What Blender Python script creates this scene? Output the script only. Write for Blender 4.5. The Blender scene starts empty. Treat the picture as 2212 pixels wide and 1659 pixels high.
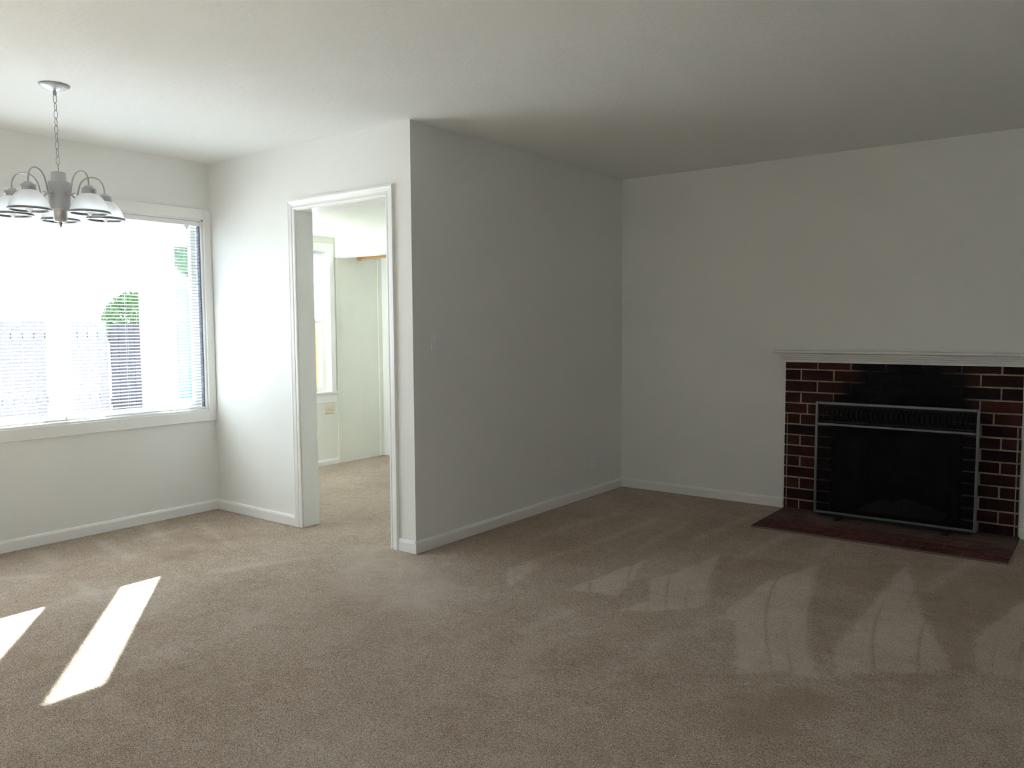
import bpy, math, random
import numpy as np
from mathutils import Vector, Matrix
random.seed(7)
SC = bpy.context.scene
COL = SC.collection

# ------------------------------------------------------------------ camera
cam_d = bpy.data.cameras.new('camera'); cam = bpy.data.objects.new('camera', cam_d); COL.objects.link(cam)
yaw, pitch, roll, cam_h, focal = 0.647446, 0.072964, -0.0058567, 1.302237, 1733.81
fw = Vector((-math.sin(yaw)*math.cos(pitch), math.cos(yaw)*math.cos(pitch), -math.sin(pitch)))
r0 = Vector((math.cos(yaw), math.sin(yaw), 0)); u0 = r0.cross(fw)
rt = math.cos(roll)*r0+math.sin(roll)*u0; up = -math.sin(roll)*r0+math.cos(roll)*u0
M = Matrix((rt, up, -fw)).transposed().to_4x4(); M.translation = (0, 0, cam_h)
cam.matrix_world = M
cam_d.sensor_fit = 'HORIZONTAL'; cam_d.sensor_width = 36.0
cam_d.lens = focal/2212*36.0
cam_d.clip_start = 0.05; cam_d.clip_end = 200
SC.camera = cam

# ------------------------------------------------------------------ sky, sun, exposure
W = bpy.data.worlds.new('world'); SC.world = W; W.use_nodes = True
bg = W.node_tree.nodes['Background']
bg.inputs[0].default_value = (0.66, 0.82, 1.0, 1); bg.inputs[1].default_value = 4.0
sun_d = bpy.data.lights.new('sun', 'SUN'); sun = bpy.data.objects.new('sun', sun_d); COL.objects.link(sun)
sun_d.energy = 96.0; sun_d.angle = math.radians(0.55); sun_d.color = (0.955, 0.975, 1.0)
sun.rotation_mode = 'QUATERNION'
sun.rotation_quaternion = Vector((0.79, -0.61, -0.5)).to_track_quat('-Z', 'Y')
sun.location = (-20, 15, 12)
def portal(name, loc, size, direction):
    d = bpy.data.lights.new(name, 'AREA'); d.shape = 'RECTANGLE'; d.size, d.size_y = size
    d.cycles.is_portal = True
    o = bpy.data.objects.new(name, d); COL.objects.link(o); o.location = loc
    o.rotation_mode = 'QUATERNION'; o.rotation_quaternion = Vector(direction).to_track_quat('-Z', 'Y')
portal('window_portal', (-5.275, 1.91, 1.38), (1.33, 2.61), (1, 0, 0))
portal('annex_window_portal', (-6.06, 4.24, 1.33), (1.30, 1.5), (1, 0, 0))
portal('side_window_portal', (-5.62, 3.262, 1.33), (0.46, 1.30), (0, 1, 0))
portal('fill_window_portal', (1.2, -1.425, 1.42), (1.3, 1.15), (-1, 0, 0))  # serves the added window behind the camera
SC.view_settings.view_transform = 'Standard'; SC.view_settings.look = 'None'
SC.view_settings.gamma = 1.0; SC.view_settings.use_curve_mapping = False
SC.view_settings.exposure = 0.17
SC.cycles.max_bounces = 10; SC.cycles.diffuse_bounces = 7; SC.cycles.transparent_max_bounces = 16
SC.cycles.use_adaptive_sampling = True; SC.cycles.adaptive_threshold = 0.025
SC.cycles.glossy_bounces = 4; SC.cycles.transmission_bounces = 8
SC.cycles.caustics_reflective = False; SC.cycles.caustics_refractive = False
SC.cycles.sample_clamp_indirect = 20.0
SC.cycles.use_denoising = True

# ------------------------------------------------------------------ materials
def mat(name, col, rough=0.6, metal=0.0, spec=0.4, build=None):
    m = bpy.data.materials.new(name); m.use_nodes = True
    nt = m.node_tree; b = nt.nodes['Principled BSDF']
    b.inputs['Base Color'].default_value = (*col, 1); b.inputs['Roughness'].default_value = rough
    b.inputs['Metallic'].default_value = metal; b.inputs['Specular IOR Level'].default_value = spec
    if build: build(nt, b)
    return m
def nd(nt, t, **k):
    n = nt.nodes.new(t)
    for a, v in k.items(): setattr(n, a, v)
    return n
def noise(nt, vec, scale, detail=3, rough=0.55):
    n = nd(nt, 'ShaderNodeTexNoise'); n.inputs['Scale'].default_value = scale
    n.inputs['Detail'].default_value = detail; n.inputs['Roughness'].default_value = rough
    nt.links.new(vec, n.inputs['Vector']); return n.outputs['Fac']
def pos(nt): return nd(nt, 'ShaderNodeNewGeometry').outputs['Position']
def maprange(nt, v, a, b, c, d, smooth=False):
    n = nd(nt, 'ShaderNodeMapRange'); n.inputs[1].default_value = a; n.inputs[2].default_value = b
    n.inputs[3].default_value = c; n.inputs[4].default_value = d
    if smooth: n.interpolation_type = 'SMOOTHSTEP'
    nt.links.new(v, n.inputs[0]); return n.outputs[0]
def math_(nt, op, a, b):
    n = nd(nt, 'ShaderNodeMath', operation=op)
    for i, v in enumerate((a, b)):
        if isinstance(v, (int, float)): n.inputs[i].default_value = v
        else: nt.links.new(v, n.inputs[i])
    return n.outputs[0]
def mixc(nt, f, a, b, mode='MIX'):
    n = nd(nt, 'ShaderNodeMix', data_type='RGBA', blend_type=mode)
    if isinstance(f, (int, float)): n.inputs[0].default_value = f
    else: nt.links.new(f, n.inputs[0])
    for i, v in ((6, a), (7, b)):
        if isinstance(v, tuple): n.inputs[i].default_value = (*v, 1)
        else: nt.links.new(v, n.inputs[i])
    return n.outputs[2]
def bump(nt, b, h, strength, dist):
    n = nd(nt, 'ShaderNodeBump'); n.inputs['Strength'].default_value = strength; n.inputs['Distance'].default_value = dist
    nt.links.new(h, n.inputs['Height']); nt.links.new(n.outputs[0], b.inputs['Normal'])

def paint(c, amp=0.03, bs=0.12, sc=90):
    def f(nt, b):
        p = pos(nt)
        big = maprange(nt, noise(nt, p, 1.3, 4), 0.3, 0.7, 1-amp, 1+amp*0.4)
        col = mixc(nt, 1.0, c, big, 'MULTIPLY')
        nt.links.new(col, b.inputs['Base Color'])
        bump(nt, b, noise(nt, p, sc, 3), bs, 0.002)
    return f
WALLC = (0.84, 0.845, 0.82)
m_wall = mat('wall_paint', WALLC, 0.55, spec=0.3, build=paint(WALLC))
CEILC = (0.85, 0.865, 0.855)
def ceil_b(nt, b):
    p = pos(nt)
    h = math_(nt, 'ADD', noise(nt, p, 60, 4), math_(nt, 'MULTIPLY', noise(nt, p, 9, 3), 0.8))
    bump(nt, b, h, 0.45, 0.004)
m_ceil = mat('ceiling_texture_paint', CEILC, 0.8, spec=0.2, build=ceil_b)
m_trim = mat('trim_gloss_paint', (0.87, 0.87, 0.85), 0.3, spec=0.5)
m_annex = mat('annex_cream_paint', (0.83, 0.845, 0.77), 0.5, spec=0.3, build=paint((0.83, 0.845, 0.77), 0.05))
m_exterior = mat('exterior_white_siding', (0.82, 0.80, 0.78), 0.7)
m_plaster_cut = m_wall
def carpet_b(nt, b):
    p = pos(nt)
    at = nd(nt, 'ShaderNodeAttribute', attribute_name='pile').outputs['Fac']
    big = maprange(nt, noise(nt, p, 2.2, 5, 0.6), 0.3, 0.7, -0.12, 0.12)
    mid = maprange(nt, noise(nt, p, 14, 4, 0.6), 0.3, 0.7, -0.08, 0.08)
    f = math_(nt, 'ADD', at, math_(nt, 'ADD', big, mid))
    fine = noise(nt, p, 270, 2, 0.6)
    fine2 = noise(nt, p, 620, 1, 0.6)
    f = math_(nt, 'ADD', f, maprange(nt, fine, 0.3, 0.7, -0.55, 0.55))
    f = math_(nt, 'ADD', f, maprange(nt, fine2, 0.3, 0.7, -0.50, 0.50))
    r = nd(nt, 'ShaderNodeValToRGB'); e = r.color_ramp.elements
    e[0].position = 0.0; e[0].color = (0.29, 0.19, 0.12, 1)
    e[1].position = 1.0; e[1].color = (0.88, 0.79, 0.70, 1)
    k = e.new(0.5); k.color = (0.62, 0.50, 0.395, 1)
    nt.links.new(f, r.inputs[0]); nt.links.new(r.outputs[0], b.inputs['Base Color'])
    h = math_(nt, 'ADD', fine, math_(nt, 'MULTIPLY', noise(nt, p, 60, 3), 0.7))
    bump(nt, b, h, 1.0, 0.010)
m_carpet = mat('beige_cut_pile_carpet', (0.37, 0.29, 0.21), 0.95, spec=0.1, build=carpet_b)
def soot_mask(nt):
    p = pos(nt)
    s = nd(nt, 'ShaderNodeSeparateXYZ'); nt.links.new(p, s.inputs[0])
    dx = math_(nt, 'DIVIDE', math_(nt, 'ADD', s.outputs[0], 1.09), 0.47)
    dz = math_(nt, 'DIVIDE', math_(nt, 'SUBTRACT', s.outputs[2], 0.76), 0.42)
    rr = math_(nt, 'ADD', math_(nt, 'MULTIPLY', dx, dx), math_(nt, 'MULTIPLY', dz, dz))
    rr = math_(nt, 'ADD', rr, maprange(nt, noise(nt, p, 6, 4), 0.3, 0.7, -0.2, 0.2))
    up_ = maprange(nt, s.outputs[2], 0.5, 0.72, 0, 1, True)
    return math_(nt, 'MULTIPLY', maprange(nt, rr, 0.30, 1.25, 1, 0, True), up_)
def brick_b(base, var, soot=True):
    def f(nt, b):
        oi = nd(nt, 'ShaderNodeObjectInfo').outputs['Random']
        p = pos(nt)
        c = mixc(nt, oi, base, var)
        c = mixc(nt, maprange(nt, noise(nt, p, 22, 5, 0.65), 0.4, 0.75, 0, 0.75), c, (0.012, 0.008, 0.008))
        if soot: c = mixc(nt, soot_mask(nt), c, (0.006, 0.006, 0.006))
        nt.links.new(c, b.inputs['Base Color'])
        bump(nt, b, noise(nt, p, 160, 4), 0.5, 0.003)
    return f
m_brick = mat('dark_red_brick', (0.1, 0.03, 0.02), 0.7, spec=0.15, build=brick_b((0.022, 0.010, 0.009), (0.082, 0.026, 0.019)))
def hearth_b(nt, b):
    brick_b((0.10, 0.040, 0.032), (0.17, 0.070, 0.055), False)(nt, b)
    c = b.inputs['Base Color'].links[0].from_socket
    p = pos(nt)
    s = nd(nt, 'ShaderNodeSeparateXYZ'); nt.links.new(p, s.inputs[0])
    ash = math_(nt, 'MULTIPLY', maprange(nt, s.outputs[1], 5.15, 5.38, 0, 1, True), maprange(nt, noise(nt, p, 5, 4), 0.3, 0.62, 0.0, 0.85))
    c = mixc(nt, ash, c, (0.15, 0.125, 0.105))
    nt.links.new(c, b.inputs['Base Color'])
m_hearth = mat('ash_dusted_hearth_brick', (0.1, 0.03, 0.02), 0.75, spec=0.15, build=hearth_b)
def mortar_b(nt, b):
    p = pos(nt)
    c = mixc(nt, maprange(nt, noise(nt, p, 30, 4), 0.3, 0.7, 0, 1), (0.42, 0.35, 0.26), (0.28, 0.23, 0.165))
    c = mixc(nt, soot_mask(nt), c, (0.010, 0.009, 0.009))
    nt.links.new(c, b.inputs['Base Color'])
    bump(nt, b, noise(nt, p, 120, 3), 0.4, 0.003)
m_mortar = mat('sandy_mortar', (0.3, 0.25, 0.18), 0.9, spec=0.1, build=mortar_b)
m_hearth_mortar = mat('grimy_hearth_mortar', (0.17, 0.13, 0.11), 0.9, spec=0.1)
def firebox_b(nt, b):
    p = pos(nt)
    c = mixc(nt, maprange(nt, noise(nt, p, 3.5, 4), 0.45, 0.7, 0, 1), (0.012, 0.011, 0.010), (0.055, 0.052, 0.040))
    nt.links.new(c, b.inputs['Base Color'])
m_firebox = mat('sooty_firebox', (0.02, 0.02, 0.02), 0.9, spec=0.05, build=firebox_b)
m_ash = mat('grey_ash', (0.16, 0.15, 0.12), 0.95, spec=0.05)
m_screen = mat('pewter_screen_frame', (0.16, 0.175, 0.185), 0.4, 0.65)
m_ring = mat('dark_iron_scrollwork', (0.03, 0.033, 0.033), 0.4, 0.6)
m_reveal_shade = mat('blue_grey_reveal_shade', (0.13, 0.15, 0.21), 0.5)  # shade of the window reveal put into a dark colour
m_iron = mat('black_iron', (0.015, 0.015, 0.016), 0.6, 0.2)
m_mesh = mat('black_wire_mesh', (0.012, 0.012, 0.012), 0.7, 0.1, 0.1)
m_nickel = mat('brushed_nickel', (0.47, 0.47, 0.485), 0.45, 0.7)
m_rim = mat('darker_nickel_rim', (0.26, 0.26, 0.28), 0.4, 0.7)
m_slat = mat('white_blind_slat', (0.86, 0.87, 0.88), 0.35, spec=0.5)
m_plate = mat('white_plastic_plate', (0.86, 0.85, 0.86), 0.35)
m_ivory = mat('ivory_plastic_plate', (0.74, 0.66, 0.50), 0.4)
m_slot = mat('dark_slot', (0.03, 0.03, 0.03), 0.6)
m_cord = mat('white_cord', (0.80, 0.80, 0.80), 0.6)
m_wand = mat('clear_grey_wand', (0.85, 0.86, 0.88), 0.3)
def wood_b(a, c_):
    def f(nt, b):
        p = pos(nt)
        mp = nd(nt, 'ShaderNodeMapping'); mp.inputs['Scale'].default_value = (3, 30, 30); nt.links.new(p, mp.inputs['Vector'])
        c = mixc(nt, maprange(nt, noise(nt, mp.outputs[0], 3, 5), 0.3, 0.7, 0, 1), a, c_)
        nt.links.new(c, b.inputs['Base Color'])
    return f
m_dowel = mat('varnished_dowel', (0.65, 0.36, 0.15), 0.4, build=wood_b((0.70, 0.38, 0.16), (0.52, 0.26, 0.10)))
m_fence = mat('weathered_fence_wood', (0.15, 0.13, 0.15), 0.8, build=wood_b((0.23, 0.215, 0.26), (0.165, 0.15, 0.185)))
m_gate = mat('dark_stained_wood', (0.05, 0.045, 0.06), 0.8, build=wood_b((0.055, 0.05, 0.065), (0.035, 0.03, 0.045)))
m_concrete = mat('pale_concrete', (0.52, 0.52, 0.51), 0.9)
m_leaf = mat('shrub_leaf', (0.07, 0.16, 0.04), 0.6)
m_bark = mat('shrub_bark', (0.16, 0.11, 0.08), 0.9)
m_shed = mat('pale_blue_shed_paint', (0.22, 0.42, 0.60), 0.7)
m_roof = mat('shed_roof_felt', (0.30, 0.30, 0.32), 0.9)
m_post = mat('tan_wood_post', (0.55, 0.38, 0.22), 0.8, build=wood_b((0.60, 0.42, 0.26), (0.45, 0.30, 0.17)))
def glass_mat():
    m = bpy.data.materials.new('window_glass'); m.use_nodes = True; nt = m.node_tree
    nt.nodes.remove(nt.nodes['Principled BSDF']); out = nt.nodes['Material Output']
    t = nd(nt, 'ShaderNodeBsdfTransparent'); t.inputs[0].default_value = (0.95, 0.97, 0.96, 1)
    g = nd(nt, 'ShaderNodeBsdfGlossy'); g.inputs['Roughness'].default_value = 0.02
    mx = nd(nt, 'ShaderNodeMixShader'); mx.inputs[0].default_value = 0.05
    nt.links.new(t.outputs[0], mx.inputs[1]); nt.links.new(g.outputs[0], mx.inputs[2]); nt.links.new(mx.outputs[0], out.inputs[0])
    return m
m_glass = glass_mat()
def frosted(name='frosted_white_glass', fr=0.8):
    m = bpy.data.materials.new(name); m.use_nodes = True; nt = m.node_tree
    nt.nodes.remove(nt.nodes['Principled BSDF']); out = nt.nodes['Material Output']
    d = nd(nt, 'ShaderNodeBsdfDiffuse'); d.inputs[0].default_value = (0.95, 0.97, 0.99, 1)
    t = nd(nt, 'ShaderNodeBsdfTranslucent'); t.inputs[0].default_value = (0.95, 0.97, 0.99, 1)
    g = nd(nt, 'ShaderNodeBsdfGlossy'); g.inputs['Roughness'].default_value = 0.25
    mx = nd(nt, 'ShaderNodeMixShader'); mx.inputs[0].default_value = fr
    m2 = nd(nt, 'ShaderNodeMixShader'); m2.inputs[0].default_value = 0.05
    nt.links.new(d.outputs[0], mx.inputs[1]); nt.links.new(t.outputs[0], mx.inputs[2])
    nt.links.new(mx.outputs[0], m2.inputs[1]); nt.links.new(g.outputs[0], m2.inputs[2]); nt.links.new(m2.outputs[0], out.inputs[0])
    return m
m_frost = frosted()
m_shade_cloth = frosted('white_shade_cloth', 0.4)

# ------------------------------------------------------------------ mesh helpers
class MB:
    def __init__(s): s.v = []; s.f = []; s.sm = []
    def add(s, vs, fs, smooth=False):
        n = len(s.v); s.v += [tuple(v) for v in vs]; s.f += [tuple(i+n for i in f) for f in fs]; s.sm += [smooth]*len(fs); return s
    def box(s, x0, x1, y0, y1, z0, z1, bev=0):
        if x1 < x0: x0, x1 = x1, x0
        if y1 < y0: y0, y1 = y1, y0
        if z1 < z0: z0, z1 = z1, z0
        vs = [(x, y, z) for x in (x0, x1) for y in (y0, y1) for z in (z0, z1)]
        return s.add(vs, [(0, 1, 3, 2), (4, 6, 7, 5), (0, 4, 5, 1), (2, 3, 7, 6), (0, 2, 6, 4), (1, 5, 7, 3)])
    def lathe(s, prof, cx=0, cy=0, n=28, cap=True):
        vs = []
        for r, z in prof:
            for k in range(n):
                a = 2*math.pi*k/n; vs.append((cx+r*math.cos(a), cy+r*math.sin(a), z))
        fs = []
        for i in range(len(prof)-1):
            for k in range(n):
                k2 = (k+1) % n; fs.append((i*n+k, i*n+k2, (i+1)*n+k2, (i+1)*n+k))
        if cap:
            fs.append(tuple(range(n))[::-1]); fs.append(tuple((len(prof)-1)*n+k for k in range(n)))
        return s.add(vs, fs, True)
    def tube(s, pts, r, n=8, closed=False, cap=True):
        P = [Vector(p) for p in pts]; m = len(P); vs = []
        ref = None
        for i, p in enumerate(P):
            if closed: t = P[(i+1) % m]-P[i-1]
            else: t = P[min(i+1, m-1)]-P[max(i-1, 0)]
            t.normalize()
            if ref is None:
                ref = Vector((0, 0, 1)) if abs(t.z) < .9 else Vector((1, 0, 0))
            a = (ref-t*ref.dot(t)).normalized(); b = t.cross(a); ref = a
            for k in range(n):
                q = 2*math.pi*k/n; vs.append(p+r*(math.cos(q)*a+math.sin(q)*b))
        fs = []
        for i in range(m if closed else m-1):
            j = (i+1) % m
            for k in range(n):
                k2 = (k+1) % n; fs.append((i*n+k, i*n+k2, j*n+k2, j*n+k))
        if not closed and cap:
            fs.append(tuple(range(n))[::-1]); fs.append(tuple((m-1)*n+k for k in range(n)))
        return s.add(vs, fs, True)
    def prism(s, prof, axis, a, b):
        # prof: closed 2D outline; axis 'x': prof=(y,z); 'y': prof=(x,z)
        n = len(prof); vs = []
        for t in (a, b):
            for p, q in prof: vs.append((t, p, q) if axis == 'x' else (p, t, q))
        fs = [(i, (i+1) % n, n+(i+1) % n, n+i) for i in range(n)]
        fs += [tuple(range(n))[::-1], tuple(range(n, 2*n))]
        return s.add(vs, fs)
    def build(s, name, m, parent=None, bevel=0, seg=2):
        me = bpy.data.meshes.new(name); me.from_pydata(s.v, [], s.f)
        me.polygons.foreach_set('use_smooth', s.sm)
        me.materials.append(m); me.update()
        import bmesh
        bm = bmesh.new(); bm.from_mesh(me); bmesh.ops.recalc_face_normals(bm, faces=bm.faces); bm.to_mesh(me); bm.free()
        o = bpy.data.objects.new(name, me); COL.objects.link(o)
        if parent: o.parent = parent; o.matrix_parent_inverse = Matrix.Translation(-parent.location) if parent.type == 'EMPTY' else Matrix()
        if bevel:
            bv = o.modifiers.new('bevel', 'BEVEL'); bv.width = bevel; bv.segments = seg; bv.limit_method = 'ANGLE'
        return o
def tag(o, label=None, cat=None, group=None, kind=None):
    for k, v in (('label', label), ('category', cat), ('group', group), ('kind', kind)):
        if v: o[k] = v
    return o
def empty(name, loc, **k):
    o = bpy.data.objects.new(name, None); COL.objects.link(o); o.location = loc; o.empty_display_size = 0.1
    return tag(o, **k)
def struct(name, mb, m, label=None, parent=None, bevel=0):
    o = mb.build(name, m, parent, bevel)
    if parent is None: tag(o, label=label, kind='structure')
    return o
def wall_boxes(axis, a0, a1, t0, t1, z0, z1, holes):
    """wall running along axis 'x' or 'y' from a0..a1, thickness t0..t1, with rectangular holes (h0,h1,zb,zt)"""
    m = MB()
    def B(p, q, zz0, zz1):
        if q-p < 1e-6 or zz1-zz0 < 1e-6: return
        m.box(p, q, t0, t1, zz0, zz1) if axis == 'x' else m.box(t0, t1, p, q, zz0, zz1)
    cur = a0
    for h0, h1, zb, zt in sorted(holes):
        B(cur, h0, z0, z1); B(h0, h1, z0, zb); B(h0, h1, zt, z1); cur = h1
    B(cur, a1, z0, z1)
    return m

XW, YD, XG, YF = -5.13, 3.273, -3.172, 5.654
H = 2.44; X2 = -5.909; XR = 1.05; YB = -2.2; T = 0.13; H2 = 2.13
WY0, WY1, WZ0, WZ1 = 0.62, 3.215, 0.715, 2.047      # left window opening
DX0, DX1, DZ = -4.19, -3.36, 2.045                   # doorway
FX0, FX1, FZ = -1.54, -0.75, 0.68                    # firebox opening

# ------------------------------------------------------------------ floor (one carpet, finely gridded so the pile can lie in vacuum tracks)
TRACKS = [  # light lay of the pile
 [(-2.49, 3.57), (-2.43, 3.38), (-2.39, 3.13), (-2.58, 3.37)],
 [(-2.05, 3.94), (-1.94, 3.59), (-1.89, 3.32), (-1.97, 3.3), (-2.13, 3.27)],
 [(-1.76, 4.27), (-1.62, 3.83), (-1.48, 3.48), (-1.54, 3.34), (-1.66, 3.22), (-1.78, 3.15), (-1.73, 3.35), (-1.86, 3.65), (-1.81, 3.83)],
 [(-1.26, 4.43), (-1.07, 3.64), (-0.94, 3.22), (-0.84, 2.97), (-0.98, 2.93), (-1.1, 2.81), (-1.29, 3.34), (-1.38, 3.31), (-1.38, 3.65), (-1.37, 3.96), (-1.3, 4.2)],
 [(-0.87, 4.72), (-0.77, 4.3), (-0.63, 3.83), (-0.5, 3.48), (-0.46, 3.33), (-0.59, 3.21), (-0.8, 3.05), (-0.86, 3.28), (-0.87, 3.68), (-0.87, 4.11)],
 [(-0.31, 4.39), (-0.38, 4.01), (-0.43, 3.77), (-0.38, 3.36), (-0.1, 3.42), (-0.05, 4.6)]]
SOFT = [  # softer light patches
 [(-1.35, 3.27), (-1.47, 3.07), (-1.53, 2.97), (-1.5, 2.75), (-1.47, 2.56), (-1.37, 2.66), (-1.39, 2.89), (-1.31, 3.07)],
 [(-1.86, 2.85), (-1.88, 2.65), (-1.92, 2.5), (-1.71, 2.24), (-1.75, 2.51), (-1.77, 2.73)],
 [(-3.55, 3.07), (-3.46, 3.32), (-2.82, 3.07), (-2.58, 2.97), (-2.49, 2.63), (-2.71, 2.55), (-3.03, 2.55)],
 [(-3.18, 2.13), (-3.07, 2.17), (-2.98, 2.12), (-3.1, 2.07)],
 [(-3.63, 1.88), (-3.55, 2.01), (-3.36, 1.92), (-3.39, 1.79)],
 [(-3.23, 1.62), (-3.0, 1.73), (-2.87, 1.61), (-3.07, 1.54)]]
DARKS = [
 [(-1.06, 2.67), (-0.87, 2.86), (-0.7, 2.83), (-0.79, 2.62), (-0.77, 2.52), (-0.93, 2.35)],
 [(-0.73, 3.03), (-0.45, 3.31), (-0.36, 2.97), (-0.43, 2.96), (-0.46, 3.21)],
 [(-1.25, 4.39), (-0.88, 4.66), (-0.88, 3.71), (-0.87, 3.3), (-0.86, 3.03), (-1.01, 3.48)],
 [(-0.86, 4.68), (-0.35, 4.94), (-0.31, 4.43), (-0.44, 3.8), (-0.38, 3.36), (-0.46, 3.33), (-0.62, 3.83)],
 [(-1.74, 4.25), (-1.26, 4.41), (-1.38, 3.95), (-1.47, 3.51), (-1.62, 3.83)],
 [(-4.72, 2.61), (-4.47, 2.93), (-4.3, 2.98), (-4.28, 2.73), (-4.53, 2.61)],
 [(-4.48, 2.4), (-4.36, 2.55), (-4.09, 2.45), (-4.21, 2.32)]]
STROKES = [[(-2.43, 4.83), (-2.46, 3.94), (-2.55, 3.5)], [(-2.21, 4.83), (-2.21, 4.4), (-2.18, 4.11)],
 [(-1.59, 4.92), (-1.62, 4.46), (-1.64, 4.16)], [(-1.32, 4.98), (-1.3, 4.62)], [(-1.95, 3.0), (-1.98, 2.72)],
 [(-0.6, 4.95), (-0.66, 4.57), (-0.7, 4.27)], [(-2.7, 4.8), (-2.79, 4.42), (-2.81, 3.91)], [(-1.95, 5.34), (-1.98, 4.78), (-2.0, 4.49)],
 [(-5.11, 2.73), (-4.6, 2.57)], [(-4.97, 2.33), (-4.44, 2.26)], [(-4.81, 2.94), (-4.17, 2.74)], [(-4.21, 1.87), (-3.84, 1.8)],
 [(-4.97, 1.99), (-4.58, 1.94)], [(-4.62, 1.66), (-4.47, 1.82)], [(-3.99, 1.73), (-3.97, 1.87), (-3.89, 2.01)],
 [(-4.79, 2.49), (-4.79, 2.77)], [(-3.81, 2.4), (-3.69, 2.69), (-3.58, 2.93)]]
def seg_dist(X, Y, a, b):
    ax, ay = a; bx, by = b; dx, dy = bx-ax, by-ay; L = dx*dx+dy*dy
    t = np.clip(((X-ax)*dx+(Y-ay)*dy)/L, 0, 1)
    return np.hypot(X-(ax+t*dx), Y-(ay+t*dy))
def poly_sd(X, Y, P):
    d = np.full(X.shape, 9.0); ins = np.zeros(X.shape, bool); n = len(P)
    for i in range(n):
        a, b = P[i], P[(i+1) % n]
        d = np.minimum(d, seg_dist(X, Y, a, b))
        c = ((a[1] > Y) != (b[1] > Y)) & (X < (b[0]-a[0])*(Y-a[1])/((b[1]-a[1]) or 1e-9)+a[0]); ins ^= c
    return np.where(ins, -d, d)
def make_floor():
    def axis(a, lo, hi, b, f, c):
        return np.concatenate([np.linspace(a, lo, max(2, int((lo-a)/c)))[:-1], np.linspace(lo, hi, int((hi-lo)/f))[:-1], np.linspace(hi, b, max(2, int((b-hi)/c)))])
    xs = axis(-5.97, -2.6, 0.0, XR+0.05, 0.008, 0.028); ys = axis(YB-0.05, 2.2, 4.95, 5.70, 0.015, 0.028)
    X, Y = np.meshgrid(xs, ys, indexing='ij')
    sm = lambda d, w: 1-np.clip((d+w)/(2*w), 0, 1)
    wob = 0.012*np.sin(X*31+Y*17)+0.010*np.sin(X*57-Y*43)
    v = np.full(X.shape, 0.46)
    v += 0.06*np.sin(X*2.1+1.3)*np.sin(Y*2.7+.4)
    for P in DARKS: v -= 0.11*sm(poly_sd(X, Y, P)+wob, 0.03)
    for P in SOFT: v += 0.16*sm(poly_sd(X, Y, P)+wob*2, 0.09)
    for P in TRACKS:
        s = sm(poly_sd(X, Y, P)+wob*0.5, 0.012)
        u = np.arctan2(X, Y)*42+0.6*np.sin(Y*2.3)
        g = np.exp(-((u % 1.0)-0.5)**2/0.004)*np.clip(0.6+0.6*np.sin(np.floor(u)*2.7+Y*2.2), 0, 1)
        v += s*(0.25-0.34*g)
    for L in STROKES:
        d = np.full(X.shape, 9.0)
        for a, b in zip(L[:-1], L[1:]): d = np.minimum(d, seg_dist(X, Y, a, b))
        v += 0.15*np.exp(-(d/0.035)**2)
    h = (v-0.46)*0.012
    nx, ny = X.shape
    me = bpy.data.meshes.new('floor')
    co = np.stack([X, Y, h-0.002], -1).reshape(-1, 3)
    i, j = np.meshgrid(np.arange(nx-1), np.arange(ny-1), indexing='ij')
    cx, cy = (X[:-1, :-1]+X[1:, 1:])/2, (Y[:-1, :-1]+Y[1:, 1:])/2
    keep = ~((cx < -5.2) & (cy < 3.34))
    q = np.stack([i*ny+j, (i+1)*ny+j, (i+1)*ny+j+1, i*ny+j+1], -1)[keep]
    me.vertices.add(len(co)); me.vertices.foreach_set('co', co.ravel())
    me.loops.add(q.size); me.loops.foreach_set('vertex_index', q.ravel().astype(np.int32))
    me.polygons.add(len(q)); me.polygons.foreach_set('loop_start', np.arange(len(q), dtype=np.int32)*4)
    me.update(calc_edges=True)
    me.polygons.foreach_set('use_smooth', np.ones(len(q), bool))
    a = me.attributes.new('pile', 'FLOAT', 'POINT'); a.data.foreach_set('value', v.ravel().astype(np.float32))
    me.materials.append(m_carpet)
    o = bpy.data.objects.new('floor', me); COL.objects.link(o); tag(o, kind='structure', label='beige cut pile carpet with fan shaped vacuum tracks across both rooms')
make_floor()
sl = MB(); sl.box(-5.26, XR+T, YB-T, 3.34, -0.16, -0.03); sl.box(-6.04, XR+T, 3.34, 5.784, -0.16, -0.03)
struct('foundation', sl, m_concrete, 'concrete slab under the house')

# ------------------------------------------------------------------ walls and ceilings
struct('wall_left', wall_boxes('y', YB-T, YD, XW-T, XW, -0.16, 2.6, [(WY0, WY1, WZ0, WZ1)]), m_wall, 'off-white wall holding the big window with blinds')
SX0, SX1, SZ0, SZ1 = -5.82, -5.39, 0.68, 1.98
struct('wall_doorway', wall_boxes('x', -6.13, XG, YD, YD+T, -0.16, 2.6, [(SX0, SX1, SZ0, SZ1), (DX0, DX1, -0.03, DZ)]), m_wall, 'off-white wall pierced by the cased doorway')
struct('wall_side', wall_boxes('y', YD+T, YF, XG-T, XG, -0.16, 2.6, []), m_wall, 'shaded wall with the light switch')
struct('wall_back', wall_boxes('x', -6.04, XR+T, YF, YF+T, -0.16, 2.6, [(FX0, FX1, -0.03, FZ)]), m_wall, 'off-white wall holding the brick fireplace')
struct('wall_right', wall_boxes('y', YB-T, YF, XR, XR+T, -0.16, 2.6, [(-2.0, -0.85, 0.78, 2.06)]), m_wall)
struct('wall_front', wall_boxes('x', XW, XR, YB-T, YB, -0.16, 2.6, []), m_wall)
AY0, AY1, AZ0, AZ1 = 3.44, 4.985, 0.68, 1.99
struct('wall_annex', wall_boxes('y', YD+T, YF, X2-T, X2, -0.16, 2.6, [(AY0, AY1, AZ0, AZ1)]), m_annex, 'cream wall of the small room behind the doorway')
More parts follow.
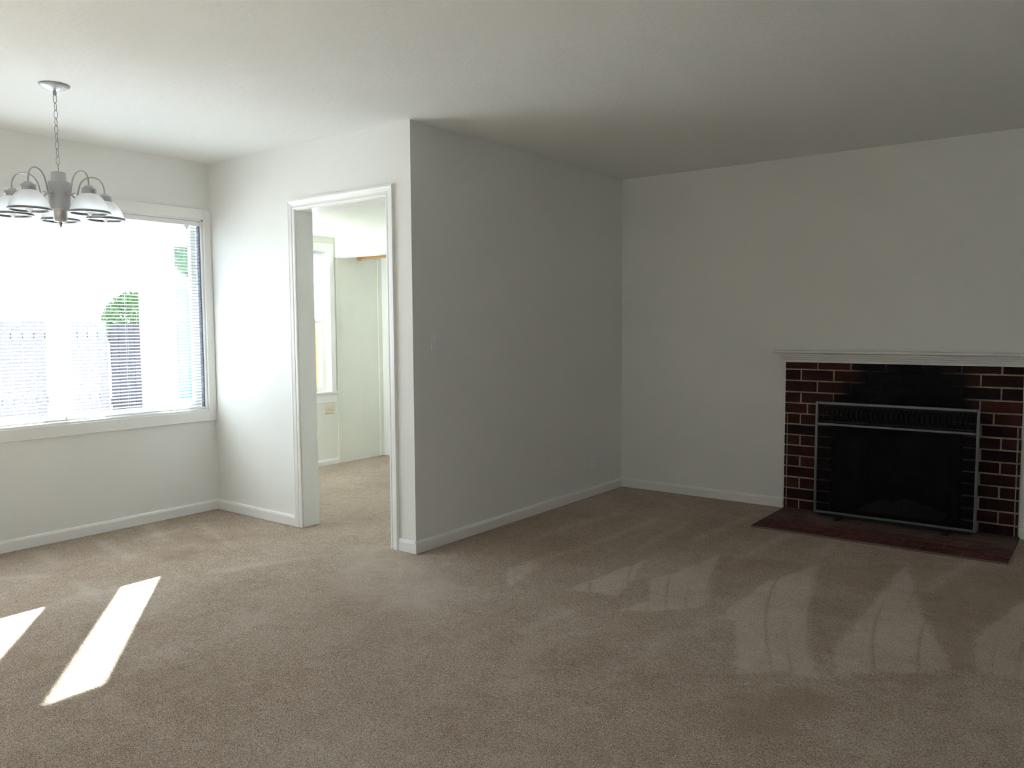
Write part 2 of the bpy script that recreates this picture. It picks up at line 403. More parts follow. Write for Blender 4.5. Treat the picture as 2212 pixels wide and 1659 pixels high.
struct('ceiling', MB().box(XW-T, XR+T, YB-T, YD+T, H, H+.16).box(XG-T, XR+T, YD+T, YF+T, H, H+.16), m_ceil, 'white orange peel textured ceiling')
struct('ceiling_annex', MB().box(X2-T, XG-T, YD+T, YF+T, H2, H2+.47), m_annex, 'low ceiling of the small room')
struct('roof', MB().box(-5.75, XR+.5, YB-.5, 3.2, 2.62, 2.74).box(-6.3, XR+.5, 3.2, YF+.5, 2.62, 2.74), m_roof)
# closet beyond the doorway: header, side boards, back wall board
HY = 5.062
struct('trim_1', MB().box(X2, XG-T, HY, HY+0.11, 1.945, H2), m_annex, 'cream header over the closet opening')
struct('trim_2', MB().box(X2, X2+0.006, HY, HY+0.045, 0, 1.945), m_annex, 'vertical board at the closet opening', bevel=.002)
struct('trim_3', MB().box(X2, X2+0.008, HY+0.54, YF, 0, 1.95), m_annex, 'narrow board in the closet corner', bevel=.002)
tr = MB().box(X2, X2+0.0012, HY+0.30, HY+0.303, .35, 1.5)
struct('trim_4', tr, m_annex, 'thin vertical panel seam inside the closet')

def baseboard(name, axis, a, b, face, sgn, hgt=0.07, t=0.014, label=None):
    # face = wall plane, sgn = direction into the room
    pr = [(0, 0), (t, 0), (t, hgt-0.016), (t*0.75, hgt-0.006), (t*0.3, hgt), (0, hgt)]
    m = MB().prism([(face+sgn*p, q) for p, q in pr], axis, a, b)
    return struct(name, m, m_trim, label)
CW = 0.062
baseboard('baseboard_left', 'y', YB, YD, XW, 1, label='white baseboard under the window')
baseboard('baseboard_doorway', 'x', XW, DX0-CW+.004, YD, -1, label='white baseboard left of the doorway')
baseboard('baseboard_corner', 'x', DX1+CW-.004, XG, YD, -1, label='short white baseboard right of the doorway')
baseboard('baseboard_side', 'y', YD-.014, YF, XG, 1, label='white baseboard under the shaded wall')
baseboard('baseboard_back', 'x', XG, -1.862, YF, -1, label='white baseboard left of the fireplace')
baseboard('baseboard_back_right', 'x', -0.438, XR, YF, -1, label='white baseboard right of the fireplace')
baseboard('baseboard_annex', 'y', YD+T, HY, X2, 1, hgt=0.055, label='cream baseboard in the small room')

# ------------------------------------------------------------------ doorway casing (door_1)
door = empty('door_1', (-3.775, YD, 0), label='white moulded casing around the open doorway', kind='structure')
MB().box(DX0-.001, DX0+.012, YD+.002, YD+T+.002, 0, DZ).build('jamb', m_wall, door, .002)
MB().box(DX1-.012, DX1+.001, YD+.002, YD+T+.002, 0, DZ).build('jamb', m_trim, door, .002)
MB().box(DX0, DX1, YD+.002, YD+T+.002, DZ-.012, DZ+.001).build('head_jamb', m_trim, door, .002)
def casing_profile(w=CW):   # (distance from opening edge, projection)
    return [(0, 0), (0, .008), (.006, .011), (.013, .011), (.016, .008), (.022, .008), (.026, .013), (.044, .017), (.050, .020), (w, .020), (w, 0)]
def casing_piece(kind, side=0):
    pr = casing_profile(); vs = []; n = len(pr); m = MB()
    e0, e1, zt = DX0+.006, DX1-.006, DZ-.006
    if kind == 'side':
        e, s = (e0, -1) if side == 0 else (e1, 1)
        for end in (0, 1):
            for d, q in pr: vs.append((e+s*d, YD-q, 0 if end == 0 else zt+d))
    else:
        for end in (0, 1):
            for d, q in pr: vs.append(((e0-d) if end == 0 else (e1+d), YD-q, zt+d))
    fs = [(i, (i+1) % n, n+(i+1) % n, n+i) for i in range(n)]+[tuple(range(n))[::-1], tuple(range(n, 2*n))]
    return m.add(vs, fs)
casing_piece('side', 0).build('casing', m_trim, door)
casing_piece('side', 1).build('casing', m_trim, door)
casing_piece('head').build('casing', m_trim, door)

# ------------------------------------------------------------------ left window
win = empty('window_1', (XW, 1.92, WZ0), label='wide white framed window behind the blinds', kind='structure')
c = 0.068
for nm, b in (('casing', (WY1, WY1+.0565, WZ0-.072, WZ1+c)), ('casing', (WY0-c, WY0, WZ0-.072, WZ1+c)), ('casing', (WY0, WY1, WZ1, WZ1+c)), ('apron', (WY0, WY1, WZ0-.072, WZ0))):
    MB().box(XW, XW+.019, *b).build(nm, m_trim, win, .003)
MB().box(XW-T, XW+.004, WY1-.012, WY1, WZ0, WZ1).box(XW-T, XW+.004, WY0, WY0+.012, WZ0, WZ1).box(XW-T, XW+.004, WY0, WY1, WZ1-.012, WZ1).build('reveal', m_trim, win)
MB().box(XW-.050, XW-.016, WY1-.0165, WY1-.0118, WZ0+.016, WZ1-.014).build('reveal_shade_strip', m_reveal_shade, win)  # dark strip painting the shade on the right reveal behind the slats
MB().box(XW-T-.03, XW+.012, WY0, WY1, WZ0-.002, WZ0+.014).build('sill', m_trim, win, .003)
fx0, fx1 = XW-.115, XW-.075
for y in (2.27, 1.45): MB().box(fx0-.01, fx1+.005, y-.028, y+.028, WZ0+.014, WZ1-.012).build('mullion', m_trim, win, .003)
for y0, y1 in ((WY0+.012, 1.422), (1.478, 2.242), (2.298, WY1-.012)):
    s = .036; z0, z1 = WZ0+.014, WZ1-.012
    f = MB().box(fx0, fx1, y0, y0+s, z0, z1).box(fx0, fx1, y1-s, y1, z0, z1).box(fx0, fx1, y0+s, y1-s, z0, z0+s).box(fx0, fx1, y0+s, y1-s, z1-s, z1).build('sash', m_trim, win, .002)
    MB().box(fx0+.017, fx0+.021, y0+s, y1-s, z0+s, z1-s).build('pane', m_glass, f)

# blinds: each slat an object
bl = empty('venetian_blind', (XW-.03, 1.92, WZ0+.02), label='wide white mini blind lowered over the big left window, slats open', cat='blind')
BX = XW-.026; BY0, BY1 = WY0+.018, WY1-.014
MB().box(BX-.017, BX+.017, BY0, BY1, 2.003, 2.034).build('headrail', m_slat, bl, .002)
MB().box(BX-.013, BX+.013, BY0, BY1, .732, .743).build('bottom_rail', m_slat, bl, .002)
tilt = math.radians(17); w2 = .0125
smb = MB(); vs = []
for yy in (BY0, BY1):
    for u_ in (-1, -.5, 0, .5, 1):
        hh = .0016*(1-u_*u_)
        for dz in (0, .0005): vs.append((u_*w2*math.cos(tilt), yy, -u_*w2*math.sin(tilt)+hh+dz))
fs = []
for k in range(4):
    a = 2*k; fs += [(a, a+2, a+12, a+10), (a+1, a+11, a+13, a+3), (a, a+1, a+3, a+2), (a+10, a+12, a+13, a+11)]
fs += [(0, 10, 11, 1), (8, 9, 19, 18)]
vs = [(x, y-1.92, z) for x, y, z in vs]
smb.add(vs, fs, True)
s0 = smb.build('slat', m_slat); s0.parent = bl; s0.location = (BX-bl.location.x, 0, .762-bl.location.z)
nsl = 58
for k in range(1, nsl):
    s = s0.copy(); COL.objects.link(s); s.parent = bl; s.location = (s0.location.x, 0, s0.location.z+k*.0215)
for y in (3.175, 2.665, 2.25, 1.7, 1.15, .68):
    cm = MB()
    for dx in (-.012, .012): cm.tube([(BX+dx, y, .74), (BX+dx, y, 2.005)], .0009, 5)
    cm.build('ladder_cord', m_cord, bl)
MB().tube([(BX+.021, 2.262, 1.995), (BX+.022, 2.258, 1.4), (BX+.022, 2.256, .755)], .0026, 6).build('tilt_wand', m_frost, bl)
MB().tube([(BX+.022, 2.256, .757), (BX+.022, 2.256, .735)], .006, 8).build('wand_tip', m_wand, bl)
MB().box(BX+.012, BX+.026, 3.085, 3.115, 1.988, 2.008).box(BX+.014, BX+.024, 3.094, 3.106, 1.972, 1.99).build('cord_lock', m_slat, bl, .002)

# ------------------------------------------------------------------ annex windows
w2_ = empty('window_2', (X2, 4.24, AZ0), label='white framed window in the small room behind the doorway', kind='structure')
for nm, b in (('casing', (AY1, AY1+.055, AZ0+.012, AZ1+.01)), ('casing', (AY0-.055, AY0, AZ0+.012, AZ1+.01)), ('casing', (AY0-.055, AY1+.055, AZ1+.01, AZ1+.082)), ('apron', (AY0-.055, AY1+.055, AZ0-.092, AZ0-.004))):
    MB().box(X2, X2+.016, *b).build(nm, m_trim, w2_, .003)
MB().box(X2-.12, X2+.03, AY0-.055, AY1+.058, AZ0-.004, AZ0+.012).build('sill', m_trim, w2_, .003)
for y0, y1 in ((AY0, 3.93), (3.97, 4.985)):
    f = MB().box(X2-.09, X2-.05, y0, y0+.04, AZ0+.012, AZ1).box(X2-.09, X2-.05, y1-.055, y1, AZ0+.012, AZ1).box(X2-.09, X2-.05, y0+.04, y1-.055, AZ0+.012, AZ0+.05).box(X2-.09, X2-.05, y0+.04, y1-.055, AZ1-.05, AZ1).build('sash', m_trim, w2_, .002)
    MB().box(X2-.072, X2-.068, y0+.04, y1-.055, AZ0+.05, AZ1-.05).build('pane', m_glass, f)
MB().box(X2-.1, X2-.02, 3.925, 3.975, AZ0+.012, AZ1).build('mullion', m_trim, w2_, .003)
w3_ = empty('window_3', (-5.53, YD, SZ0), label='narrow side window of the small room seen through the blinds', kind='structure')
MB().box(XR+.06, XR+.10, -2.0, -1.95, .78, 2.06).box(XR+.06, XR+.10, -.90, -.85, .78, 2.06).box(XR+.06, XR+.10, -1.95, -.90, .78, .83).box(XR+.06, XR+.10, -1.95, -.90, 2.01, 2.06).box(XR+.06, XR+.10, -1.44, -1.41, .83, 2.01).build('sash', m_trim, empty('fill_window', (XR, -1.42, .78), label='plain unseen window added behind the camera to brighten the shaded wall', kind='structure'))  # unseen window, added so sky light lifts the shaded wall
f = MB().box(SX0, SX0+.02, YD+.03, YD+.08, SZ0, SZ1).box(SX1-.02, SX1, YD+.03, YD+.08, SZ0, SZ1).box(SX0+.02, SX1-.02, YD+.03, YD+.08, SZ0, SZ0+.03).box(SX0+.02, SX1-.02, YD+.03, YD+.08, SZ1-.03, SZ1).build('sash', m_trim, w3_)
MB().box(SX0+.02, SX1-.02, YD+.05, YD+.054, SZ0+.03, SZ1-.03).build('pane', m_glass, f)
# closet rod
rod = empty('closet_rod', (X2, 5.365, 1.958), label='varnished wooden hanging rod under the closet header', cat='rod')
MB().tube([(X2+.012, 5.365, 1.958), (-4.6, 5.365, 1.958)], .0155, 14).build('dowel', m_dowel, rod)
mm = MB(); mm.tube([(X2+.001, 5.365, 1.958), (X2+.022, 5.365, 1.958)], .026, 16); mm.build('socket', m_dowel, rod)
mm = MB(); mm.tube([(-4.6, 5.365, 1.958), (-4.6, 5.365, H2-.001)], .01, 8); mm.build('hanger_bracket', m_iron, rod)

# ------------------------------------------------------------------ switch and outlets
sw = empty('light_switch', (XG, 3.455, 1.227), label='white toggle light switch on the shaded wall', cat='switch')
MB().box(XG+.0005, XG+.007, 3.418, 3.492, 1.170, 1.284).build('plate', m_plate, sw, .003)
MB().box(XG+.007, XG+.0085, 3.4485, 3.4615, 1.213, 1.241).build('toggle_slot', m_plate, sw)
tg = MB(); tg.add([(XG+.007, 3.450, 1.218), (XG+.007, 3.460, 1.218), (XG+.007, 3.460, 1.236), (XG+.007, 3.450, 1.236), (XG+.020, 3.452, 1.234), (XG+.020, 3.458, 1.234), (XG+.020, 3.458, 1.243), (XG+.020, 3.452, 1.243)],
       [(0, 1, 5, 4), (1, 2, 6, 5), (2, 3, 7, 6), (3, 0, 4, 7), (4, 5, 6, 7), (0, 3, 2, 1)]); tg.build('toggle', m_plate, sw)
for z in (1.197, 1.257): MB().tube([(XG+.006, 3.455, z), (XG+.0078, 3.455, z)], .003, 10).build('screw', m_plate, sw)
def outlet(name, face, ax, label, m, horizontal, cy, cz):
    o = empty(name, (face, cy, cz), label=label, cat='outlet')
    hw, hh = (.058, .036) if horizontal else (.036, .056)
    MB().box(face+.0005, face+.006, cy-hw, cy+hw, cz-hh, cz+hh).build('plate', m, o, .002)
    for s in (-1, 1):
        oy, oz = (s*.02, 0) if horizontal else (0, s*.02)
        r = .0155
        pts = [(cy+oy+r*math.cos(a)*1.0, cz+oz+r*.9*math.sin(a)) for a in [2*math.pi*k/14 for k in range(14)]]
        fb = MB().prism(pts, 'x', face+.006, face+.008).build('socket', m, o)
        sm_ = MB()
        for t in (-1, 1):
            a, b = (0, t*.0055) if horizontal else (t*.0055, 0)
            dy, dz = (.004, .0012) if horizontal else (.0012, .004)
            sm_.box(face+.0081, face+.0085, cy+oy+a-dy, cy+oy+a+dy, cz+oz+b-dz, cz+oz+b+dz)
        sm_.build('slot', m_slot, fb)
    MB().tube([(face+.006, cy, cz), (face+.0078, cy, cz)], .003, 8).build('screw', m_slot if horizontal else m, o)
outlet('wall_outlet', XG, 'y', 'white wall outlet low on the shaded wall near the far corner', m_plate, False, 5.215, .266)
outlet('wall_outlet', X2, 'y', 'ivory horizontal outlet under the window of the small room', m_ivory, True, 4.962, .52)

# ------------------------------------------------------------------ fireplace
fp = empty('fireplace', (-1.148, YF, 0), label='dark red brick fireplace surround with sooty centre and white mantel', cat='fireplace')
BXL, BXR, BF = -1.854, -.445, YF-.022
mo = MB()
for x0, x1, z0, z1 in ((BXL+.002, FX0, 0, 1.04), (FX1, BXR-.002, 0, 1.04), (FX0, FX1, FZ+.004, 1.04)):
    mo.box(x0, x1, BF+.004, YF, z0, z1)
mo.build('mortar_bed', m_mortar, fp)
rows = [1.058, .986, .908, .829, .752, .678, .603, .529, .455, .381, .306, .230, .152, .074, 0.002]
bm_cache = {}
def brick(x0, x1, z0, z1, y0, y1, parent, m, name='brick'):
    w, d, h = x1-x0, y1-y0, z1-z0
    key = (round(w, 3), round(d, 3), round(h, 3), m.name)
    b = .0022
    if key not in bm_cache:
        vs = []
        X_, Y_, Z_ = w/2, d/2, h/2
        # front ring chamfered; 12 verts per: use box with chamfered front face
        for yy, k in ((Y_, 0), (-Y_+b, 0), (-Y_, b)):
            vs += [(-X_+k, yy, -Z_+k), (X_-k, yy, -Z_+k), (X_-k, yy, Z_-k), (-X_+k, yy, Z_-k)]
        fs = [(3, 2, 1, 0), (8, 9, 10, 11)]
        for r in (0, 4):
            for k in range(4): fs.append((r+k, r+(k+1) % 4, r+4+(k+1) % 4, r+4+k))
        o = MB().add(vs, fs).build(name, m); bm_cache[key] = o.data
    else:
        o = bpy.data.objects.new(name, bm_cache[key]); COL.objects.link(o)
    o.parent = parent
    o.location = Vector(((x0+x1)/2+random.uniform(-.001, .001), (y0+y1)/2+random.uniform(-.0015, .0015), (z0+z1)/2+random.uniform(-.0008, .0008)))-parent.location
    o.rotation_euler = (0, random.uniform(-.004, .004), random.uniform(-.003, .003))
    return o
J = .0105; P_ = .2165
for r in range(14):
    zt, zb = rows[r]-J/2, rows[r+1]+J/2
    zt = min(zt, 1.040)
    if r == 4: js = [BXL, -1.702, -1.48, -1.258, -1.036, -.814, -.591, BXR]
    elif r in (0, 2): js = [BXL]+[BXL+P_*k for k in range(1, 7)]+[BXR]
    elif r in (1, 3): js = [BXL]+[BXL+.106+P_*k for k in range(0, 6)]+[BXR]
    else:
        js = None
    if js:
        for a, b in zip(js[:-1], js[1:]):
            brick(a+(J/2 if a != BXL else 0), b-(J/2 if b != BXR else 0), zb, zt, BF, YF-.003, fp, m_brick)
    else:
        even = (r+1) % 2 == 0
        L = [BXL, BXL+.106, FX0] if even else [BXL, BXL+.2165, FX0]
        Rr = [FX1, -.655, BXR] if even else [FX1, -.548, BXR]
        if not even:
            Rr = [FX1, -.548, BXR]
        s0_, s1_ = BXL+.021, BXR-.021
        brick(BXL, BXL+.013, zb, zt, BF+.001, YF-.003, fp, m_brick); brick(BXR-.013, BXR, zb, zt, BF+.001, YF-.003, fp, m_brick)
        L[0] = s0_; Rr[-1] = s1_
        for js in (L, Rr):
            for a, b in zip(js[:-1], js[1:]):
                brick(a+(J/2 if a not in (s0_, FX1) else 0), b-(J/2 if b not in (s1_, FX0) else 0), zb, zt, BF, YF-.003, fp, m_brick)
# sooty inner returns of the opening and the firebox
fb = MB()
D = 6.12
fb.add([(FX0, YF-.003, 0), (FX0+.12, D, 0), (FX0+.12, D, .62), (FX0, YF-.003, .80)], [(0, 1, 2, 3)])
fb.add([(FX1, YF-.003, 0), (FX1-.12, D, 0), (FX1-.12, D, .62), (FX1, YF-.003, .80)], [(0, 3, 2, 1)])
fb.add([(FX0+.12, D, 0), (FX1-.12, D, 0), (FX1-.12, D, .62), (FX0+.12, D, .62)], [(0, 1, 2, 3)])
fb.add([(FX0, YF-.003, .80), (FX0+.12, D, .62), (FX1-.12, D, .62), (FX1, YF-.003, .80)], [(0, 1, 2, 3)])
fb.add([(FX0, YF-.003, .004), (FX1, YF-.003, .004), (FX1-.12, D, .004), (FX0+.12, D, .004)], [(0, 1, 2, 3)])
fbo = fb.build('firebox', m_firebox, fp)
so = fbo.modifiers.new('s', 'SOLIDIFY'); so.thickness = .02; so.offset = 0
am = MB(); n = 22; vs = []
for i in range(n):
    for j in range(12):
        u_, v_ = i/(n-1)*2-1, j/11*2-1
        zz = .008+.085*max(0, 1-u_*u_)*max(0, 1-v_*v_)*(0.7+.3*math.sin(u_*9+v_*5)+.12*random.random())
        vs.append((-1.13+.26*u_, 5.90+.14*v_, zz+.012))
am.add(vs, [(i*12+j, (i+1)*12+j, (i+1)*12+j+1, i*12+j+1) for i in range(n-1) for j in range(11)], True)
ash = am.build('ash_pile', m_ash); tag(ash, 'heap of grey ash on the firebox floor behind the screen', 'ash', kind='stuff')
# mantel with stepped crown profile and mitred returns
mp_ = [(.018, 1.036), (.020, 1.040), (.020, 1.054), (.033, 1.057), (.034, 1.069), (.047, 1.072), (.048, 1.083), (.064, 1.086), (.065, 1.096), (.084, 1.100), (.090, 1.104), (.090, 1.117), (.087, 1.119)]
ml, mr = BXL+.020, BXR-.020
mb = MB(); vs = []; fs = []
for o_, z in mp_:
    vs += [(ml-o_, YF-.001, z), (ml-o_, BF+.012-o_, z), (mr+o_, BF+.012-o_, z), (mr+o_, YF-.001, z)]
for k in range(len(mp_)-1):
    for q in range(3): fs.append((4*k+q, 4*k+q+1, 4*k+5+q, 4*k+4+q))
    fs.append((4*k+3, 4*k, 4*k+4, 4*k+7))
fs += [(3, 2, 1, 0), tuple(4*(len(mp_)-1)+q for q in range(4))]
mb.add(vs, fs); mb.build('mantel_shelf', m_wall, fp)
# hearth
he = empty('hearth', (-1.14, 5.31, 0), label='flush red brick hearth in front of the fireplace, dusted with ash', cat='hearth')
HX0, HX1, HY0, HY1 = -1.848, -.43, 4.985, YF-.026
MB().box(HX0+.002, HX1-.002, HY0+.002, HY1, -.02, .0095).build('mortar_bed', m_hearth_mortar, he)
rp = (HY1-HY0)/6
for r in range(6):
    y0, y1 = HY0+r*rp+.003, HY0+(r+1)*rp-.004
    off = 0 if r % 2 else .107
    js = [HX0]+[x for x in (HX0+off+.2165*k for k in range(0 if off else 1, 8)) if HX0+.02 < x < HX1-.03]+[HX1]
    for a, b in zip(js[:-1], js[1:]):
        key = (round(b-a, 3), 'h')
        w, d, h = b-a-.008, y1-y0, .022
        if key not in bm_cache:
            X_, Y_ = w/2, d/2; k = .002
            vs = []
            for zz, kk in ((-h, 0), (-k, 0), (0, k)): vs += [(-X_+kk, -Y_+kk, zz), (X_-kk, -Y_+kk, zz), (X_-kk, Y_-kk, zz), (-X_+kk, Y_-kk, zz)]
            ff = [(3, 2, 1, 0), (8, 9, 10, 11)]
            for rr in (0, 4):
                for q in range(4): ff.append((rr+q, rr+(q+1) % 4, rr+4+(q+1) % 4, rr+4+q))
            o = MB().add(vs, ff).build('brick', m_hearth); bm_cache[key] = o.data
        else:
            o = bpy.data.objects.new('brick', bm_cache[key]); COL.objects.link(o)
        o.parent = he; o.location = Vector(((a+b)/2, (y0+y1)/2, .013+random.uniform(-.0012, .001)))-he.location
        o.rotation_euler = (random.uniform(-.006, .006), random.uniform(-.004, .004), 0)

# ------------------------------------------------------------------ fire screen
SY = 5.47; SXL, SXR, SZB, SZT = -1.598, -.642, .040, .786
fs_ = empty('fireplace_screen', (-1.12, SY, .014), label='pewter framed mesh screen standing on the hearth before the firebox', cat='fire screen')
fwid = .017
MB().box(SXL, SXL+fwid, SY-.007, SY+.007, SZB, SZT).build('frame_stile', m_screen, fs_, .002)
MB().box(SXR-fwid, SXR, SY-.007, SY+.007, SZB, SZT).build('frame_stile', m_screen, fs_, .002)
MB().box(SXL+fwid, SXR-fwid, SY-.007, SY+.007, SZT-fwid, SZT).build('frame_rail', m_screen, fs_, .002)
MB().box(SXL+fwid, SXR-fwid, SY-.006, SY+.006, .630, .645).build('frame_rail', m_screen, fs_, .002)
MB().box(SXL+fwid, SXR-fwid, SY-.007, SY+.007, SZB, SZB+.015).build('frame_rail', m_screen, fs_, .002)
MB().box(SXL+.03, SXR-.03, SY+.008, SY+.016, .018, .039).build('base_bar', m_iron, fs_)
for x in (-1.43, -.80):
    o = MB().box(x-.016, x+.016, SY-.075, SY+.075, .014, .026).box(x-.010, x+.010, SY-.006, SY+.006, .026, SZB).build('foot', m_iron, fs_, .002)
MB().box(SXL+.02, SXR-.02, SY-.003, SY+.004, .652, .657).box(SXL+.02, SXR-.02, SY-.003, SY+.004, .760, .765).build('band_rail', m_iron, fs_)
ring = MB(); pts = []
rw, rh = .026, .050
for k in range(24):
    a = 2*math.pi*k/24; ca, sa = math.cos(a), math.sin(a)
    pts.append((rw*(abs(ca)**.8)*(1 if ca > 0 else -1), 0, rh*(abs(sa)**.7)*(1 if sa > 0 else -1)))
ring.tube(pts, .0019, 5, closed=True)
nr = 30; span = (SXR-.02-rw)-(SXL+.02+rw)
rg = ring.build('scroll_ring', m_ring); rg.parent = fs_
for k in range(nr):
    o = rg if k == 0 else rg.copy()
    if k: COL.objects.link(o)
    o.location = Vector((SXL+.02+rw+span*k/(nr-1), SY-.002+.0015*(k % 2), .7085))-fs_.location
ms = MB()
x = SXL+.016
while x < SXR-.014:
    ms.box(x, x+.0016, SY+.003, SY+.0046, SZB+.01, .775); x += .0042
z = SZB+.012
while z < .772:
    ms.box(SXL+.015, SXR-.015, SY+.0046, SY+.0058, z, z+.0016); z += .0042
mo_ = ms.build('wire_mesh', m_mesh, fs_); mo_['kind'] = 'stuff'

# ------------------------------------------------------------------ chandelier
CX, CY = -4.037, 1.789
ch = empty('chandelier', (CX, CY, H), label='brushed nickel five-arm chandelier with frosted bell shades hanging before the window', cat='chandelier')
cn = MB(); cn.lathe([(.003, 2.412), (.012, 2.413), (.03, 2.418), (.055, 2.428), (.064, 2.434), (.066, 2.4395)][::1], CX, CY, 36); cn.build('canopy', m_nickel, ch)
lp = MB(); lp.lathe([(.004, 2.39), (.008, 2.393), (.008, 2.408), (.006, 2.413)], CX, CY, 16); lp.build('canopy_loop', m_nickel, ch)
lk = MB(); pts = []
for k in range(20):
    a = 2*math.pi*k/20; pts.append((.0085*math.cos(a), 0, (.020)*math.sin(a)+(.0 if True else 0)))
lk.tube(pts, .0016, 6, closed=True)
link = lk.build('chain_link', m_nickel); link.parent = ch
zc = 2.376; k = 0
while zc > 2.07:
    o = link if k == 0 else link.copy()
    if k: COL.objects.link(o)
    o.location = (0.0015*math.sin(k), 0, zc-H); o.rotation_euler = (0, 0, math.radians(35+90*(k % 2)))
    zc -= .0355; k += 1
mm = MB(); mm.tube([(CX, CY, zc+.020), (CX+.002, CY, (zc+2.04)/2), (CX, CY, 2.034)], .0022, 6); mm.build('top_hook', m_nickel, ch)
st = MB(); st.lathe([(.006, 2.040), (.028, 2.037), (.031, 2.033), (.032, 1.998), (.036, 1.994), (.045, 1.992), (.047, 1.989), (.0465, 1.862), (.043, 1.855), (.031, 1.853), (.030, 1.818), (.027, 1.806), (.010, 1.803)], CX, CY, 36)
st.build('stem', m_nickel, ch)
fn = MB(); fn.lathe([(.002, 1.778), (.006, 1.788), (.008, 1.797), (.006, 1.804)], CX, CY, 14); fn.build('finial', m_nickel, ch)
away = Vector((CX, CY, 0)).normalized(); side = Vector((-away.y, away.x, 0))
if side.dot(rt) < 0: side = -side
AR = .205; ZR = 1.835; ZC = 1.958
prof_arm = [(.044, 1.938), (.058, 1.934), (.068, 1.925), (.077, 1.928), (.082, 1.945), (.088, 1.972), (.099, 2.000), (.118, 2.020), (.142, 2.030), (.166, 2.030), (.187, 2.018), (.199, 1.998), (.204, 1.975), (.205, 1.955)]
def smooth(P, n=4):
    out = []
    for i in range(len(P)-1):
        p0 = P[max(i-1, 0)]; p1 = P[i]; p2 = P[i+1]; p3 = P[min(i+2, len(P)-1)]
        for s in range(n):
            t = s/n
            out.append(tuple(.5*((2*p1[j])+(-p0[j]+p2[j])*t+(2*p0[j]-5*p1[j]+4*p2[j]-p3[j])*t*t+(-p0[j]+3*p1[j]-3*p2[j]+p3[j])*t**3) for j in range(len(p1))))
    return out+[P[-1]]
PA = smooth(prof_arm)
for k in range(5):
    th = math.radians(90+72*k); d = side*math.cos(th)+away*math.sin(th)
    am_ = MB(); am_.tube([(CX+d.x*r, CY+d.y*r, z) for r, z in PA], .0038, 10)
    # small scroll at the foot of the arm
    sc_ = []
    for q in range(16):
        a = q/15*1.6*math.pi+math.pi*.4; rr_ = .009+.005*q/15
        sc_.append((CX+d.x*(.068+rr_*math.cos(a)), CY+d.y*(.068+rr_*math.cos(a)), 1.937+rr_*math.sin(a)))
    am_.tube(sc_, .0022, 6)
    arm = am_.build('arm', m_nickel, ch)
    px, py = CX+d.x*AR, CY+d.y*AR
    so_ = MB(); so_.lathe([(.006, ZC+.001), (.016, ZC-.001), (.020, ZC-.007), (.022, ZC-.009), (.029, ZC-.011), (.031, ZC-.014), (.031, ZC-.035), (.029, ZC-.037), (.010, ZC-.038)], px, py, 28)
    so_.build('socket_cup', m_nickel, arm)
    sh = MB()
    outer = smooth([(.026, ZC-.036), (.038, ZC-.040), (.053, ZC-.052), (.066, ZC-.070), (.077, ZC-.092), (.085, ZR+.004)], 3)
    sh.lathe(outer, px, py, 40, cap=False)
    shade = sh.build('lamp_shade', m_frost, ch)
    rm = MB(); rp_ = [(.0815, ZR+.006), (.0865, ZR+.006), (.0895, ZR+.001), (.089, ZR-.004), (.082, ZR-.004), (.0815, ZR+.006)]
    rm.lathe(rp_, px, py, 40, cap=False); rm.build('rim', m_rim, shade)
    bb = MB(); bb.lathe(smooth([(.011, ZC-.040), (.011, ZC-.060), (.015, ZC-.080), (.018, ZC-.098), (.015, ZC-.118), (.007, ZC-.133), (.001, ZC-.137)], 3), px, py, 20); bb.build('bulb', m_frost, ch)

# ------------------------------------------------------------------ outdoors
struct('ground', MB().box(-30, -5.0, -20, 30, -.30, -.17), m_concrete, 'pale sunlit paving outside the window')
fe = empty('fence', (-12, 3, -.17), label='weathered board fence across the yard seen through the blinds', cat='fence')
y = -2.0; k = 0; fb_ = None
while y < 5.85:
    top = 1.40+.02*math.sin(k*1.7)
    if fb_ is None: fb_ = MB().box(-12.01, -11.99, -.066, .066, -.17, 1.40).build('board', m_fence)
    o = fb_ if k == 0 else fb_.copy()
    if k: COL.objects.link(o)
    o.parent = fe; o.location = (12, y-3, .17+.01*math.sin(k*1.7)); y += .145; k += 1
MB().box(-12.06, -12.01, -2.0, 5.9, .25, .34).box(-12.06, -12.01, -2.0, 5.9, 1.15, 1.24).build('rail', m_fence, fe)
for y in (-1.0, 1.4, 3.8): MB().box(-12.15, -12.06, y, y+.09, -.17, 1.45).build('post', m_fence, fe)
gt = empty('garden_gate', (-11.95, 6.4, -.17), label='dark stained board gate beside the pale house corner', cat='gate')
for k in range(9): MB().box(-11.98, -11.95, 5.93+k*.12, 6.04+k*.12, -.10, 1.36).build('board', m_gate, gt)
MB().box(-11.99, -12.03, 5.93, 7.0, .15, .25).box(-11.99, -12.03, 5.93, 7.0, 1.1, 1.2).build('brace', m_gate, gt)
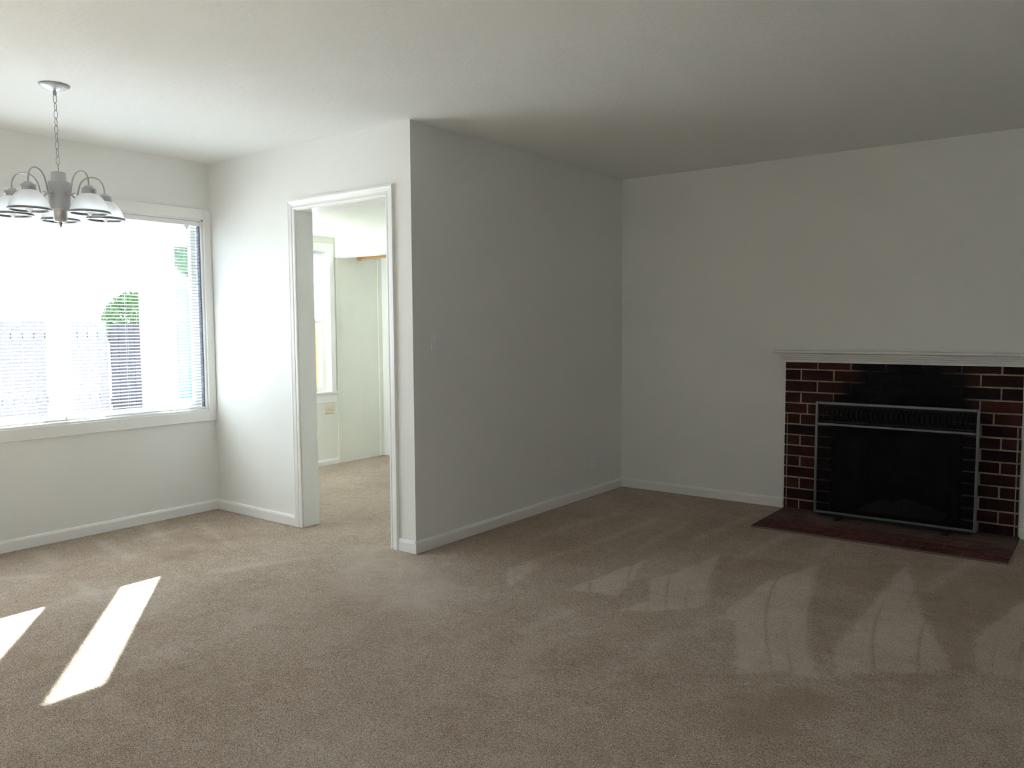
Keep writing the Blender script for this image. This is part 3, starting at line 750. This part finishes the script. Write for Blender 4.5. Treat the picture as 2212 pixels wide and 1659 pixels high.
def foliage(name, parent, cx, cy, cz, rx, ry, rz, n, s, m):
    mb = MB(); rnd = random.Random(5)
    for _ in range(n):
        v = Vector((rnd.gauss(0, 1), rnd.gauss(0, 1), rnd.gauss(0, 1))).normalized()*rnd.uniform(.45, 1.0)**.5
        p = Vector((cx+v.x*rx, cy+v.y*ry, cz+v.z*rz))
        a = Vector((rnd.uniform(-1, 1), rnd.uniform(-1, 1), rnd.uniform(-1, 1))).normalized(); b = a.orthogonal().normalized()
        q = s*rnd.uniform(.6, 1.3)
        mb.add([p-a*q, p+b*q*.4, p+a*q, p-b*q*.4], [(0, 1, 2, 3)])
    o = mb.build(name, m, parent); o['kind'] = 'stuff'; return o
sh_ = empty('garden_shrub', (-12.9, 6.78, -.17), label='green leafy shrub rising above the dark gate', cat='shrub')
MB().tube([(-12.9, 6.78, -.17), (-12.88, 6.76, .9), (-12.9, 6.78, 1.5)], .05, 8).build('stem', m_bark, sh_)
foliage('foliage', sh_, -12.9, 6.78, 1.38, .35, .48, .50, 2600, .05, m_leaf)
tr_ = empty('garden_tree', (-13.5, 8.75, -.17), label='dark green tree seen through the narrow side window', cat='tree')
MB().tube([(-13.5, 8.75, -.17), (-13.45, 8.75, 1.2), (-13.5, 8.77, 2.4)], .09, 8).build('trunk', m_bark, tr_)
foliage('foliage', tr_, -13.5, 8.75, 2.75, .8, .85, .65, 6000, .07, m_leaf)
shd = empty('garden_shed', (-14.8, 9.6, -.17), label='pale blue shed seen through the narrow side window', cat='shed')
MB().box(-15.6, -14.6, 8.75, 10.6, -.17, 2.05).build('wall', m_shed, shd)
MB().prism([(-15.8, 2.05), (-14.4, 2.05), (-15.1, 2.45)], 'y', 8.65, 10.7).build('roof', m_roof, shd)
pf = empty('wooden_shutter', (-6.09, 4.5, .55), label='tan wooden board shutter outside the lower half of the small room window', cat='shutter')
for k in range(7): MB().box(-6.075, -6.055, 3.97+k*.147, 4.113+k*.147, .60, 1.45).build('board', m_post, pf)
MB().box(-6.095, -6.075, 3.97, 5.0, .68, .74).box(-6.095, -6.075, 3.97, 5.0, 1.3, 1.36).build('brace', m_post, pf)
rs = empty('roller_shade', (X2-.03, 4.47, 1.99), label='white roller shade drawn half down in the small room window', cat='shade')
MB().tube([(X2-.03, 3.98, 1.968), (X2-.03, 4.925, 1.968)], .014, 12).build('roller', m_slat, rs)
MB().box(X2-.0315, X2-.0305, 3.985, 4.925, 1.345, 1.965).build('cloth', m_shade_cloth, rs)
MB().box(X2-.036, X2-.026, 3.985, 4.925, 1.335, 1.352).build('hem_bar', m_slat, rs)
